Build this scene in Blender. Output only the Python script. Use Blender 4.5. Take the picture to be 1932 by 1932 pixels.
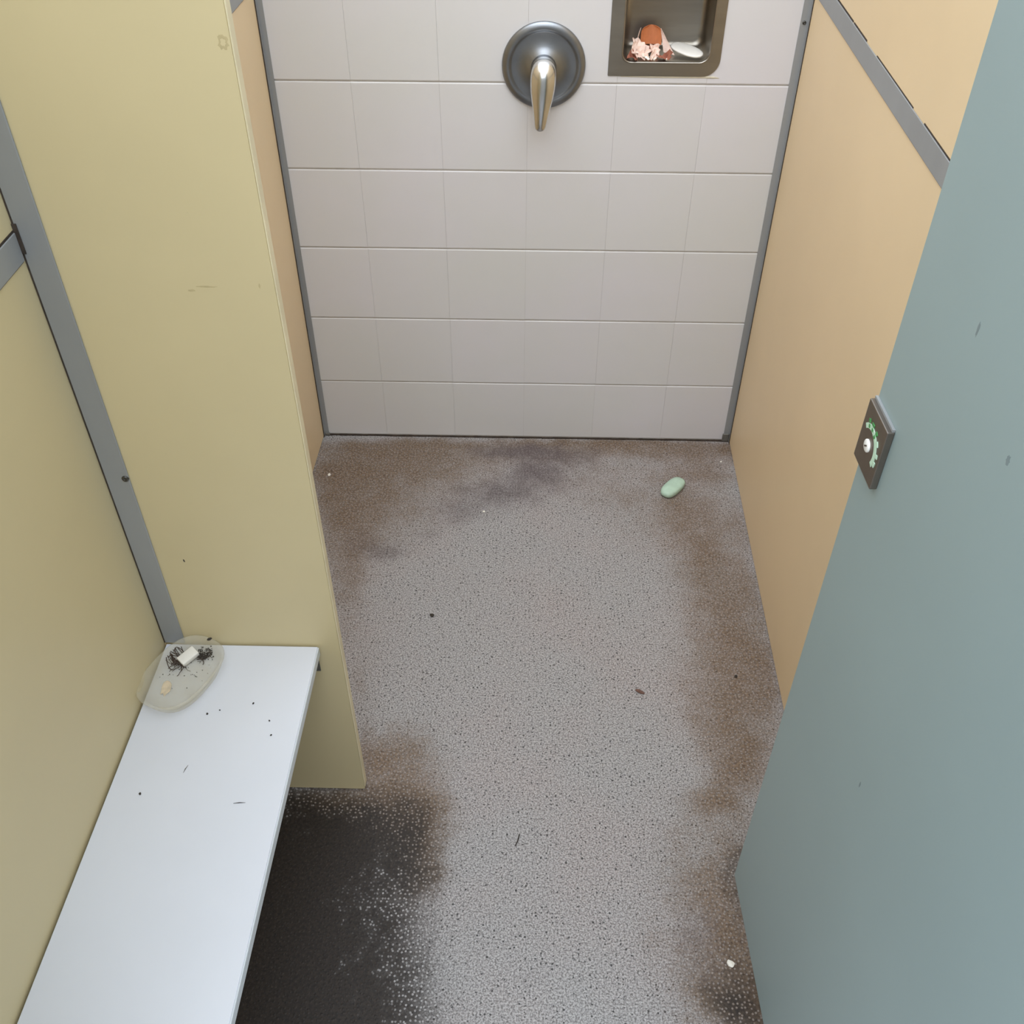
import bpy, bmesh, math, random
from mathutils import Vector, Matrix, Euler, noise as mnoise

for o in list(bpy.data.objects):
    bpy.data.objects.remove(o)
scene = bpy.context.scene
COL = scene.collection

# ------------------------------------------------------------------ camera
cam_d = bpy.data.cameras.new('camera')
cam_d.sensor_width = 36.0
cam_d.lens = 34.873
cam_d.clip_start = 0.02
cam = bpy.data.objects.new('camera', cam_d)
COL.objects.link(cam)
rt = Vector((0.9997, 0.0223, 0.0023)).normalized()
fw = Vector((-0.0149, 0.7350, -0.6779)).normalized()
rt = (rt - fw * rt.dot(fw)).normalized()
up = rt.cross(fw)
cam.matrix_world = Matrix(((rt.x, up.x, -fw.x, 0.0065), (rt.y, up.y, -fw.y, -2.233),
                           (rt.z, up.z, -fw.z, 1.7705), (0, 0, 0, 1)))
scene.camera = cam

# ------------------------------------------------------------------ light
world = bpy.data.worlds.new('overcast_sky')
scene.world = world
world.use_nodes = True
wb = world.node_tree.nodes['Background']
wb.inputs['Color'].default_value = (0.78, 0.88, 1.0, 1)
wb.inputs['Strength'].default_value = 1.0

sun_d = bpy.data.lights.new('hazy_sun', 'SUN')
sun_d.energy = 1.0
sun_d.angle = math.radians(70)
sun_d.color = (0.97, 0.98, 1.0)
sun = bpy.data.objects.new('hazy_sun', sun_d)
COL.objects.link(sun)
sun.rotation_euler = Vector((0.17, 0.72, -0.92)).to_track_quat('-Z', 'Y').to_euler()

vs = scene.view_settings
vs.view_transform = 'Standard'
vs.look = 'None'
vs.gamma = 1.0
vs.use_curve_mapping = False
vs.exposure = 1.34

# ------------------------------------------------------------------ materials
def srgb(r, g, b):
    f = lambda c: (c / 255 / 12.92) if c <= 10 else (((c / 255) + 0.055) / 1.055) ** 2.4
    return (f(r), f(g), f(b), 1.0)

def new_mat(name):
    m = bpy.data.materials.new(name)
    m.use_nodes = True
    nt = m.node_tree
    return m, nt, nt.nodes['Principled BSDF']

def nd(nt, t, **kw):
    n = nt.nodes.new(t)
    for k, v in kw.items():
        setattr(n, k, v)
    return n

def math_node(nt, op, a, b=None, c=None, clamp=False):
    n = nt.nodes.new('ShaderNodeMath')
    n.operation = op
    n.use_clamp = clamp
    for i, v in enumerate((a, b, c)):
        if v is None:
            continue
        if isinstance(v, (int, float)):
            n.inputs[i].default_value = v
        else:
            nt.links.new(v, n.inputs[i])
    return n.outputs[0]

def mix_col(nt, fac, a, b, blend='MIX'):
    n = nt.nodes.new('ShaderNodeMix')
    n.data_type = 'RGBA'
    n.blend_type = blend
    for sock, v in ((n.inputs[0], fac), (n.inputs[6], a), (n.inputs[7], b)):
        if isinstance(v, (int, float)):
            sock.default_value = v
        elif isinstance(v, tuple):
            sock.default_value = v
        else:
            nt.links.new(v, sock)
    return n.outputs[2]

def smooth(nt, v, lo, hi, a=0.0, b=1.0):
    n = nt.nodes.new('ShaderNodeMapRange')
    n.interpolation_type = 'SMOOTHSTEP'
    nt.links.new(v, n.inputs[0])
    n.inputs[1].default_value = lo
    n.inputs[2].default_value = hi
    n.inputs[3].default_value = a
    n.inputs[4].default_value = b
    return n.outputs[0]

def noise(nt, vec, scale, detail=4.0, rough=0.55):
    n = nt.nodes.new('ShaderNodeTexNoise')
    n.inputs['Scale'].default_value = scale
    n.inputs['Detail'].default_value = detail
    n.inputs['Roughness'].default_value = rough
    if vec is not None:
        nt.links.new(vec, n.inputs['Vector'])
    return n.outputs[0]

def world_pos(nt):
    return nt.nodes.new('ShaderNodeNewGeometry').outputs['Position']

def obj_pos(nt):
    return nt.nodes.new('ShaderNodeTexCoord').outputs['Object']

def surface(name, base, rough=0.45, metal=0.0, var=0.05, scale=3.0, bump=0.0, bscale=200.0, spec=0.5,
            stretch=None, marks=0.0, mark_col=(0.2, 0.17, 0.12, 1)):
    m, nt, p = new_mat(name)
    pos = world_pos(nt)
    v = pos
    if stretch:
        mp = nd(nt, 'ShaderNodeMapping')
        mp.inputs['Scale'].default_value = stretch
        nt.links.new(pos, mp.inputs['Vector'])
        v = mp.outputs[0]
    n1 = noise(nt, v, scale)
    lo = tuple(c * (1 - var) for c in base[:3]) + (1,)
    hi = tuple(min(1, c * (1 + var)) for c in base[:3]) + (1,)
    col = mix_col(nt, smooth(nt, n1, 0.3, 0.7), lo, hi)
    if marks > 0:
        mk = smooth(nt, noise(nt, pos, 26.0, 5.0, 0.65), 0.70, 0.80)
        mk = math_node(nt, 'MULTIPLY', mk, marks)
        col = mix_col(nt, mk, col, mark_col)
    nt.links.new(col, p.inputs['Base Color'])
    p.inputs['Roughness'].default_value = rough
    p.inputs['Metallic'].default_value = metal
    p.inputs['Specular IOR Level'].default_value = spec
    if bump > 0:
        b = nd(nt, 'ShaderNodeBump')
        b.inputs['Strength'].default_value = bump
        b.inputs['Distance'].default_value = 0.002
        nt.links.new(noise(nt, v, bscale, 2.0), b.inputs['Height'])
        nt.links.new(b.outputs[0], p.inputs['Normal'])
    return m

M = {}
M['cream'] = surface('cream_laminate', srgb(230, 205, 165), 0.42, var=0.03, scale=2.0, spec=0.4, marks=0.10)
M['yellow'] = surface('laminate_lighting_tint', srgb(206, 191, 151), 0.42, var=0.03, scale=2.2, spec=0.4, marks=0.16)  # same laminate as cream, with its differing light put into the colour
M['board_edge'] = surface('laminate_edge', srgb(216, 204, 170), 0.5, var=0.06, scale=14.0, marks=0.2)
M['teal'] = surface('grey_green_laminate', srgb(145, 162, 163), 0.4, var=0.03, scale=2.0, spec=0.4, marks=0.06)
M['alu'] = surface('satin_aluminium', srgb(152, 154, 155), 0.45, metal=0.2, var=0.06, scale=8.0, stretch=(1, 1, 0.2))
M['alu_dark'] = surface('weathered_aluminium', srgb(110, 108, 102), 0.5, metal=0.3, var=0.2, scale=40.0)
M['dark_seam'] = surface('dark_joint', srgb(60, 50, 42), 0.8, var=0.3, scale=60.0)
M['bench'] = surface('white_laminate', srgb(213, 216, 224), 0.35, var=0.015, scale=5.0, spec=0.45, marks=0.06)
M['bench_edge'] = surface('white_edge_band', srgb(206, 212, 216), 0.45, var=0.02)
M['steel'] = surface('brushed_stainless', srgb(158, 152, 142), 0.38, metal=1.0, var=0.06, scale=30.0,
                     stretch=(0.15, 1, 1), bump=0.08, bscale=120.0)
M['plate'] = surface('dull_chrome', srgb(140, 143, 147), 0.36, metal=1.0, var=0.08, scale=18.0)
M['chrome'] = surface('chrome', srgb(212, 212, 210), 0.2, metal=1.0, var=0.04, scale=20.0)
M['lock'] = surface('grey_steel_lock', srgb(128, 120, 112), 0.4, metal=0.85, var=0.06, scale=40.0)
M['screw'] = surface('screw_steel', srgb(90, 88, 84), 0.4, metal=0.9, var=0.1, scale=80.0)
M['soap_green'] = surface('green_soap', srgb(182, 208, 188), 0.5, var=0.06, scale=60.0, bump=0.15, bscale=300)
M['soap_white'] = surface('white_soap', srgb(232, 228, 220), 0.5, var=0.03, scale=60.0)
M['brown_card'] = surface('brown_card', srgb(196, 116, 70), 0.7, var=0.08, scale=60.0)
M['pink_paper'] = surface('pale_pink_paper', srgb(236, 208, 194), 0.75, var=0.12, scale=70.0)
M['rust_paper'] = surface('reddish_brown_paper', srgb(150, 92, 72), 0.8, var=0.25, scale=80.0)
M['white_bit'] = surface('off_white_chip', srgb(236, 232, 220), 0.6, var=0.05, scale=80.0)
M['dark_bit'] = surface('dark_crumb', srgb(52, 46, 40), 0.8, var=0.3, scale=300.0)
M['hair'] = surface('brown_hair', srgb(58, 42, 30), 0.6, var=0.2, scale=200.0)
M['leaf'] = surface('dry_leaf', srgb(104, 74, 62), 0.7, var=0.2, scale=200.0)
M['green_print'] = surface('green_indicator', srgb(70, 142, 78), 0.45, var=0.05)
M['pale_print'] = surface('pale_green_indicator', srgb(190, 220, 196), 0.4, var=0.04)
M['white_enamel'] = surface('white_enamel', srgb(240, 240, 236), 0.3, var=0.02)
M['grout'] = surface('pale_grout', srgb(176, 171, 165), 0.8, var=0.08, scale=30.0)
M['concrete'] = surface('concrete', srgb(150, 146, 140), 0.85, var=0.12, scale=4.0)

def tile_mat():
    m, nt, p = new_mat('white_glazed_tile')
    oi = nd(nt, 'ShaderNodeObjectInfo')
    pos = world_pos(nt)
    c = mix_col(nt, smooth(nt, noise(nt, pos, 2.6, 3.0), 0.3, 0.7), srgb(209, 208, 207), srgb(212, 209, 213))
    c = mix_col(nt, math_node(nt, 'MULTIPLY', oi.outputs['Random'], 0.35), c, srgb(206, 206, 202))
    st = smooth(nt, noise(nt, pos, 9.0, 5.0, 0.7), 0.66, 0.85)
    c = mix_col(nt, math_node(nt, 'MULTIPLY', st, 0.12), c, srgb(170, 140, 120))
    nt.links.new(c, p.inputs['Base Color'])
    p.inputs['Roughness'].default_value = 0.3
    b = nd(nt, 'ShaderNodeBump')
    b.inputs['Strength'].default_value = 0.12
    b.inputs['Distance'].default_value = 0.004
    nt.links.new(noise(nt, pos, 22.0, 2.0), b.inputs['Height'])
    nt.links.new(b.outputs[0], p.inputs['Normal'])
    return m
M['tile'] = tile_mat()

def plastic_mat():
    m, nt, p = new_mat('frosted_clear_plastic')
    pos = world_pos(nt)
    c = mix_col(nt, smooth(nt, noise(nt, pos, 40.0, 3.0), 0.35, 0.7), srgb(224, 218, 198), srgb(234, 231, 218))
    nt.links.new(c, p.inputs['Base Color'])
    p.inputs['Roughness'].default_value = 0.4
    tr = nd(nt, 'ShaderNodeBsdfTransparent')
    tl = nd(nt, 'ShaderNodeBsdfTranslucent')
    tl.inputs['Color'].default_value = srgb(226, 220, 200)
    m1 = nd(nt, 'ShaderNodeMixShader')
    m1.inputs[0].default_value = 0.35
    nt.links.new(p.outputs[0], m1.inputs[1])
    nt.links.new(tl.outputs[0], m1.inputs[2])
    m2 = nd(nt, 'ShaderNodeMixShader')
    m2.inputs[0].default_value = 0.7
    nt.links.new(m1.outputs[0], m2.inputs[1])
    nt.links.new(tr.outputs[0], m2.inputs[2])
    nt.links.new(m2.outputs[0], nt.nodes['Material Output'].inputs['Surface'])
    return m
M['plastic'] = plastic_mat()

def floor_mat():
    m, nt, p = new_mat('studded_safety_floor')
    pos = world_pos(nt)
    at = nd(nt, 'ShaderNodeAttribute')
    at.attribute_name = 'stain'
    sep = nd(nt, 'ShaderNodeSeparateColor')
    nt.links.new(at.outputs['Color'], sep.inputs[0])
    n_mid = noise(nt, pos, 14.0, 6.0, 0.65)
    n_fine = noise(nt, pos, 60.0, 4.0, 0.6)
    wob = math_node(nt, 'ADD', math_node(nt, 'MULTIPLY', math_node(nt, 'SUBTRACT', n_mid, 0.5), 0.75),
                    math_node(nt, 'MULTIPLY', math_node(nt, 'SUBTRACT', n_fine, 0.5), 0.45))
    def ch(sock, lo, hi):
        gate = smooth(nt, sock, 0.02, 0.3)
        v = math_node(nt, 'ADD', sock, math_node(nt, 'MULTIPLY', wob, gate))
        return smooth(nt, v, lo, hi)
    black = ch(sep.outputs[0], 0.10, 0.98)
    brown = ch(sep.outputs[1], 0.02, 1.02)
    grime = ch(sep.outputs[2], 0.15, 1.0)
    # clean speckled base
    fine = noise(nt, pos, 300.0, 3.0, 0.65)
    base = mix_col(nt, smooth(nt, fine, 0.36, 0.64), srgb(106, 103, 102), srgb(176, 173, 172))
    big = noise(nt, pos, 3.0, 3.0)
    base = mix_col(nt, smooth(nt, big, 0.35, 0.68), base,
                   mix_col(nt, 1.0, base, (1.03, 0.965, 0.95, 1), 'MULTIPLY'))
    # studs
    vo = nd(nt, 'ShaderNodeTexVoronoi')
    vo.voronoi_dimensions = '2D'
    vo.inputs['Scale'].default_value = 122.0
    vo.inputs['Randomness'].default_value = 0.8
    nt.links.new(pos, vo.inputs['Vector'])
    stud = smooth(nt, vo.outputs['Distance'], 0.17, 0.30, 1.0, 0.0)
    # dark chips
    v2 = nd(nt, 'ShaderNodeTexVoronoi')
    v2.voronoi_dimensions = '2D'
    v2.inputs['Scale'].default_value = 105.0
    nt.links.new(pos, v2.inputs['Vector'])
    s2 = nd(nt, 'ShaderNodeSeparateColor')
    nt.links.new(v2.outputs['Color'], s2.inputs[0])
    pick = smooth(nt, s2.outputs[0], 0.60, 0.62)
    size = math_node(nt, 'MULTIPLY_ADD', s2.outputs[1], 0.17, 0.06)
    chip = math_node(nt, 'LESS_THAN', v2.outputs['Distance'], size)
    chip = math_node(nt, 'MULTIPLY', chip, pick)
    base = mix_col(nt, math_node(nt, 'MULTIPLY', chip, 0.92), base, srgb(50, 48, 48))
    v3 = nd(nt, 'ShaderNodeTexVoronoi')
    v3.voronoi_dimensions = '2D'
    v3.inputs['Scale'].default_value = 230.0
    nt.links.new(pos, v3.inputs['Vector'])
    lchip = smooth(nt, v3.outputs['Distance'], 0.16, 0.30, 1.0, 0.0)
    base = mix_col(nt, math_node(nt, 'MULTIPLY', lchip, 0.40), base, srgb(206, 204, 202))
    base = mix_col(nt, math_node(nt, 'MULTIPLY', stud, 0.22), base, srgb(200, 198, 196))
    # dirt lies between the studs first, then covers them
    keep_b = math_node(nt, 'MULTIPLY', stud, smooth(nt, black, 0.86, 1.0, 1.0, 0.0))
    keep_n = math_node(nt, 'MULTIPLY', stud, 0.72)
    grit = smooth(nt, noise(nt, pos, 170.0, 3.0, 0.7), 0.32, 0.68)
    bcol = mix_col(nt, grit, srgb(80, 62, 45), srgb(130, 108, 86))
    amt = math_node(nt, 'MULTIPLY', math_node(nt, 'MULTIPLY', brown, 0.92), math_node(nt, 'SUBTRACT', 1.0, math_node(nt, 'MULTIPLY', keep_n, 0.5)))
    col = mix_col(nt, amt, base, bcol)
    amt = math_node(nt, 'MULTIPLY', math_node(nt, 'MULTIPLY', grime, 0.78), math_node(nt, 'SUBTRACT', 1.0, math_node(nt, 'MULTIPLY', keep_n, 0.4)))
    col = mix_col(nt, amt, col, srgb(88, 78, 80))
    kcol = mix_col(nt, grit, srgb(38, 33, 30), srgb(56, 48, 42))
    amt = math_node(nt, 'MULTIPLY', math_node(nt, 'POWER', black, 0.7), math_node(nt, 'SUBTRACT', 1.0, math_node(nt, 'MULTIPLY', keep_b, 0.85)))
    col = mix_col(nt, amt, col, kcol)
    nt.links.new(col, p.inputs['Base Color'])
    p.inputs['Roughness'].default_value = 0.55
    p.inputs['Specular IOR Level'].default_value = 0.35
    b = nd(nt, 'ShaderNodeBump')
    b.inputs['Strength'].default_value = 0.35
    b.inputs['Distance'].default_value = 0.0012
    nt.links.new(math_node(nt, 'ADD', stud, math_node(nt, 'MULTIPLY', fine, 0.5)), b.inputs['Height'])
    nt.links.new(b.outputs[0], p.inputs['Normal'])
    return m
M['floor'] = floor_mat()

# ------------------------------------------------------------------ mesh helpers
def link(name, me, parent=None, loc=None):
    o = bpy.data.objects.new(name, me)
    COL.objects.link(o)
    if parent is not None:
        o.parent = parent
    if loc is not None:
        o.location = loc
    return o

def mesh_obj(name, bm, mat, parent=None, smooth_on=False, loc=None):
    bmesh.ops.recalc_face_normals(bm, faces=bm.faces[:])
    me = bpy.data.meshes.new(name)
    bm.to_mesh(me)
    bm.free()
    me.materials.append(M[mat])
    if smooth_on:
        for f in me.polygons:
            f.use_smooth = True
    return link(name, me, parent, loc)

def empty(name, loc=(0, 0, 0)):
    o = bpy.data.objects.new(name, None)
    o.empty_display_size = 0.05
    COL.objects.link(o)
    o.location = loc
    return o

def tag(o, label=None, cat=None, group=None, kind=None):
    if label:
        o['label'] = label
    if cat:
        o['category'] = cat
    if group:
        o['group'] = group
    if kind:
        o['kind'] = kind
    return o

def hexa(bm, low, high):
    """solid between two 4-point loops"""
    a = [bm.verts.new(p) for p in low]
    b = [bm.verts.new(p) for p in high]
    bm.faces.new(a[::-1])
    bm.faces.new(b)
    for i in range(4):
        j = (i + 1) % 4
        bm.faces.new((a[i], a[j], b[j], b[i]))

def box(bm, x0, x1, y0, y1, z0, z1):
    hexa(bm, [(x0, y0, z0), (x1, y0, z0), (x1, y1, z0), (x0, y1, z0)],
         [(x0, y0, z1), (x1, y0, z1), (x1, y1, z1), (x0, y1, z1)])

def bevel(bm, w, seg=1, edges=None):
    bmesh.ops.bevel(bm, geom=edges or bm.edges[:], offset=w, segments=seg, affect='EDGES', profile=0.5)

def lathe(bm, prof, axis_pt, ax, n=48):
    """prof: (radius, distance along ax)"""
    ax = Vector(ax).normalized()
    u = ax.orthogonal().normalized()
    v = ax.cross(u)
    c = Vector(axis_pt)
    loops = []
    for r, d in prof:
        if r < 1e-6:
            loops.append([bm.verts.new(c + ax * d)])
        else:
            loops.append([bm.verts.new(c + ax * d + (u * math.cos(t) + v * math.sin(t)) * r)
                          for t in (2 * math.pi * i / n for i in range(n))])
    for A, B in zip(loops, loops[1:]):
        if len(A) == 1 and len(B) == 1:
            continue
        for i in range(n):
            j = (i + 1) % n
            if len(A) == 1:
                bm.faces.new((A[0], B[i], B[j]))
            elif len(B) == 1:
                bm.faces.new((A[i], B[0], A[j]))
            else:
                bm.faces.new((A[i], B[i], B[j], A[j]))

def bridge(bm, A, B):
    n = len(A)
    for i in range(n):
        j = (i + 1) % n
        bm.faces.new((A[i], A[j], B[j], B[i]))

def sweep(bm, pts, rads, side, n=20):
    """elliptical tube: rads = (across, thick) per point; side = across direction"""
    side = Vector(side).normalized()
    pts = [Vector(p) for p in pts]
    loops = []
    for i, p in enumerate(pts):
        d = (pts[min(i + 1, len(pts) - 1)] - pts[max(i - 1, 0)]).normalized()
        s = (side - d * side.dot(d)).normalized()
        t = d.cross(s)
        a, b = rads[i]
        loops.append([bm.verts.new(p + s * a * math.cos(q) + t * b * math.sin(q))
                      for q in (2 * math.pi * k / n for k in range(n))])
    for A, B in zip(loops, loops[1:]):
        bridge(bm, A, B)
    bm.faces.new(loops[0][::-1])
    bm.faces.new(loops[-1])

def rounded_rect(x0, x1, z0, z1, rr, n=8):
    """rr: radii for corners bl, br, tr, tl; returns (x, z) list, counter-clockwise"""
    out = []
    cs = ((x0, z0, 1, 1, math.pi), (x1, z0, -1, 1, 1.5 * math.pi), (x1, z1, -1, -1, 0), (x0, z1, 1, -1, 0.5 * math.pi))
    for (cx, cz, sx, sz, a0), r in zip(cs, rr):
        r = max(r, 1e-4)
        for k in range(n + 1):
            a = a0 + k / n * math.pi / 2
            out.append((cx + sx * r + r * math.cos(a), cz + sz * r + r * math.sin(a)))
    return out

# ------------------------------------------------------------------ floor
STAINS = [(-0.426, -1.48, 0.179, 0.132, 1.3, 0), (-0.381, -1.298, 0.131, 0.083, 1.25, 0), (-0.433, -1.233, 0.156, 0.05, 0.9, 0),
 (-0.545, -1.334, 0.15, 0.148, 1.5, 0), (-0.317, -1.568, 0.1, 0.059, 1.2, 0), (-0.279, -1.296, 0.071, 0.073, 0.75, 0),
 (-0.271, -1.439, 0.057, 0.056, 0.5, 0), (-0.256, -1.549, 0.055, 0.051, 0.6, 0), (-0.462, -1.614, 0.178, 0.095, 1.4, 0),
 (-0.50, -1.80, 0.2, 0.18, 1.4, 0),
 (-0.262, -1.085, 0.06, 0.056, 0.75, 1), (-0.257, -1.182, 0.074, 0.058, 0.9, 1), (-0.193, -1.25, 0.051, 0.065, 0.55, 1),
 (-0.379, -1.179, 0.095, 0.033, 0.9, 1), (-0.298, -1.23, 0.093, 0.056, 0.7, 1), (-0.204, -1.337, 0.04, 0.061, 0.4, 1),
 (-0.235, -1.032, 0.067, 0.077, 0.3, 1), (-0.44, -0.149, 0.176, 0.049, 0.75, 1), (-0.508, -0.184, 0.08, 0.061, 0.6, 1),
 (-0.489, -0.312, 0.056, 0.12, 0.65, 1), (-0.434, -0.544, 0.046, 0.122, 0.55, 1), (-0.374, -0.33, 0.153, 0.118, 0.4, 1),
 (-0.451, -0.068, 0.134, 0.042, 0.8, 1), (-0.253, -0.11, 0.133, 0.057, 0.45, 1), (-0.403, -0.715, 0.037, 0.094, 0.3, 1),
 (-0.009, -0.062, 0.134, 0.033, 0.9, 2), (0.028, -0.148, 0.066, 0.049, 0.85, 2), (-0.057, -0.228, 0.1, 0.051, 0.7, 2),
 (-0.18, -0.325, 0.083, 0.036, 0.5, 2), (-0.343, -0.477, 0.053, 0.033, 0.55, 2), (-0.256, -0.407, 0.082, 0.039, 0.35, 2),
 (-0.43, -0.431, 0.054, 0.075, 0.4, 2), (0.147, -0.088, 0.074, 0.037, 0.4, 2), (0.312, -0.049, 0.255, 0.033, 0.7, 1),
 (0.501, -0.091, 0.089, 0.057, 0.55, 1), (0.567, -0.042, 0.03, 0.028, 0.9, 1), (0.493, -0.159, 0.102, 0.022, 0.5, 1),
 (0.435, -0.29, 0.07, 0.101, 0.45, 1), (0.297, -0.272, 0.155, 0.092, 0.3, 1), (0.467, -0.485, 0.066, 0.159, 0.6, 1),
 (0.484, -0.693, 0.068, 0.141, 0.7, 1), (0.483, -0.833, 0.071, 0.115, 0.55, 1), (0.453, -0.962, 0.068, 0.08, 0.6, 1),
 (0.406, -0.559, 0.052, 0.103, 0.25, 1), (0.449, -1.068, 0.049, 0.062, 0.75, 1), (0.41, -1.155, 0.058, 0.053, 0.8, 1),
 (0.401, -1.258, 0.051, 0.054, 0.6, 1), (0.369, -1.354, 0.059, 0.06, 0.65, 1), (0.395, -1.442, 0.066, 0.074, 0.9, 1),
 (0.373, -1.534, 0.073, 0.069, 1.0, 1), (0.323, -1.415, 0.048, 0.048, 0.5, 2), (0.38, -1.552, 0.045, 0.076, 0.7, 0),
 (0.418, -1.322, 0.03, 0.072, 0.55, 0), (0.332, -1.5, 0.056, 0.036, 0.35, 2), (0.026, -1.507, 0.037, 0.018, 0.3, 2),
 (0.47, -1.62, 0.08, 0.14, 0.9, 1),
 (0.547, -0.802, 0.036, 0.089, 0.55, 1), (0.54, -0.919, 0.035, 0.069, 0.5, 1), (0.553, -0.608, 0.038, 0.1, 0.5, 1),
 (0.563, -0.367, 0.034, 0.097, 0.45, 1), (0.492, -1.041, 0.044, 0.051, 0.5, 1), (0.398, -0.95, 0.069, 0.107, 0.3, 1),
 (0.379, -0.806, 0.072, 0.117, 0.2, 1), (-0.301, -1.086, 0.027, 0.044, 0.7, 1), (-0.327, -1.008, 0.022, 0.052, 0.4, 1),
 (-0.357, -0.868, 0.024, 0.086, 0.3, 1), (-0.304, -0.19, 0.231, 0.086, 0.35, 1), (-0.136, -0.084, 0.372, 0.037, 0.45, 1),
 (-0.413, -0.247, 0.142, 0.084, 0.45, 1), (-0.318, -0.041, 0.256, 0.024, 0.8, 1), (0.239, -0.022, 0.332, 0.017, 0.8, 1),
 (0.232, -0.166, 0.261, 0.087, 0.25, 1), (0.397, -0.391, 0.123, 0.114, 0.3, 1), (-0.422, -0.392, 0.082, 0.114, 0.45, 1),
 (0.072, -0.17, 0.174, 0.108, 0.3, 2), (-0.155, -0.273, 0.169, 0.052, 0.35, 2), (0.265, -1.417, 0.058, 0.112, 0.25, 1),
 (0.32, -1.26, 0.051, 0.085, 0.3, 1), (-0.21, -1.378, 0.044, 0.134, 0.38, 0), (-0.213, -1.25, 0.041, 0.076, 0.35, 0),
 (-0.211, -1.548, 0.046, 0.06, 0.4, 0), (-0.259, -1.206, 0.073, 0.045, 0.4, 0),
 (-0.195, -1.18, 0.05, 0.09, 0.6, 1), (-0.175, -1.29, 0.035, 0.08, 0.5, 1), (0.0, -0.07, 0.10, 0.02, 0.4, 2), (0.03, -0.15, 0.05, 0.035, 0.4, 2)]

def build_floor():
    xs = [-3.0, -2.0, -1.2, -0.8] + [-0.66 + 0.01 * i for i in range(127)] + [0.8, 1.2, 2.0, 3.0]
    ys = [-6.0, -4.5, -3.5, -2.9] + [-2.5 + 0.01 * i for i in range(256)]
    verts = [(x, y, 0.0) for y in ys for x in xs]
    nx = len(xs)
    faces = [(j * nx + i, j * nx + i + 1, (j + 1) * nx + i + 1, (j + 1) * nx + i)
             for j in range(len(ys) - 1) for i in range(nx - 1)]
    me = bpy.data.meshes.new('floor')
    me.from_pydata(verts, [], faces)
    me.materials.append(M['floor'])
    at = me.color_attributes.new('stain', 'FLOAT_COLOR', 'POINT')
    data = []
    for x, y, _ in verts:
        c = [0.0, 0.0, 0.0]
        if -0.7 < x < 0.7 and y > -2.2:
            wx = x + 0.02 * mnoise.noise((x * 18, y * 18, 1.3))
            wy = y + 0.02 * mnoise.noise((x * 18, y * 18, 7.7))
            for sx, sy, rx, ry, a, k in STAINS:
                d = ((wx - sx) / rx) ** 2 + ((wy - sy) / ry) ** 2
                if d < 6:
                    v = a * math.exp(-0.75 * d)
                    c[k] = c[k] + v - (c[k] * v if c[k] < 1 and v < 1 else 0)
        data += [min(c[0], 1.5), min(c[1], 1.3), min(c[2], 1.2), 1.0]
    at.data.foreach_set('color', data)
    o = link('floor', me)
    tag(o, 'grey speckled studded shower floor with brown and black grime stains', kind='structure')
build_floor()

# ------------------------------------------------------------------ back wall
TH = 0.2
TW = 0.1946
Z0 = 0.189
XJ = [-0.585] + [-0.007 + (i - 2) * TW for i in range(5)] + [0.590]
ZJ = [0.0045] + [Z0 + k * TH for k in range(11)]
WTOP = ZJ[-1]
NX0, NX1, NZ0, NZ1 = 0.181, 0.393, 1.022, 1.215     # hole behind the soap recess flange

wall_back = empty('wall_back')
tag(wall_back, 'white tiled back wall of the shower', kind='structure')
bm = bmesh.new()
for a in ((-0.65, NX0, 0.0, WTOP), (NX1, 0.65, 0.0, WTOP), (NX0, NX1, 0.0, NZ0), (NX0, NX1, NZ1, WTOP)):
    box(bm, a[0], a[1], 0.0016, 0.14, a[2], a[3])
mesh_obj('grout_bed', bm, 'grout', wall_back)

def tile_poly(pts, th=0.007, g=0.0):
    """pts (x, z) ccw seen from the front; front at y=0"""
    bm = bmesh.new()
    front = [bm.verts.new((x, 0.0, z)) for x, z in pts]
    back = [bm.verts.new((x, th, z)) for x, z in pts]
    ff = bm.faces.new(front)
    bm.faces.new(back[::-1])
    n = len(pts)
    for i in range(n):
        j = (i + 1) % n
        bm.faces.new((front[j], front[i], back[i], back[j]))
    hor = [e for e in ff.edges if abs(e.verts[0].co.z - e.verts[1].co.z) < 1e-5]
    bmesh.ops.bevel(bm, geom=hor, offset=0.0028, segments=3, affect='EDGES', profile=0.5)
    bmesh.ops.recalc_face_normals(bm, faces=bm.faces[:])
    me = bpy.data.meshes.new('tile')
    bm.to_mesh(me)
    bm.free()
    me.materials.append(M['tile'])
    return me

bm = bmesh.new()
rj = random.Random(12)
x = -0.585
while x < 0.588:
    x2 = min(x + rj.uniform(0.01, 0.06), 0.588)
    box(bm, x, x2, -0.0012 - 0.0014 * rj.random(), 0.004, 0.0002, 0.0036 + 0.0008 * rj.random())
    x = x2
mesh_obj('floor_joint', bm, 'dark_seam', wall_back)

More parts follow.
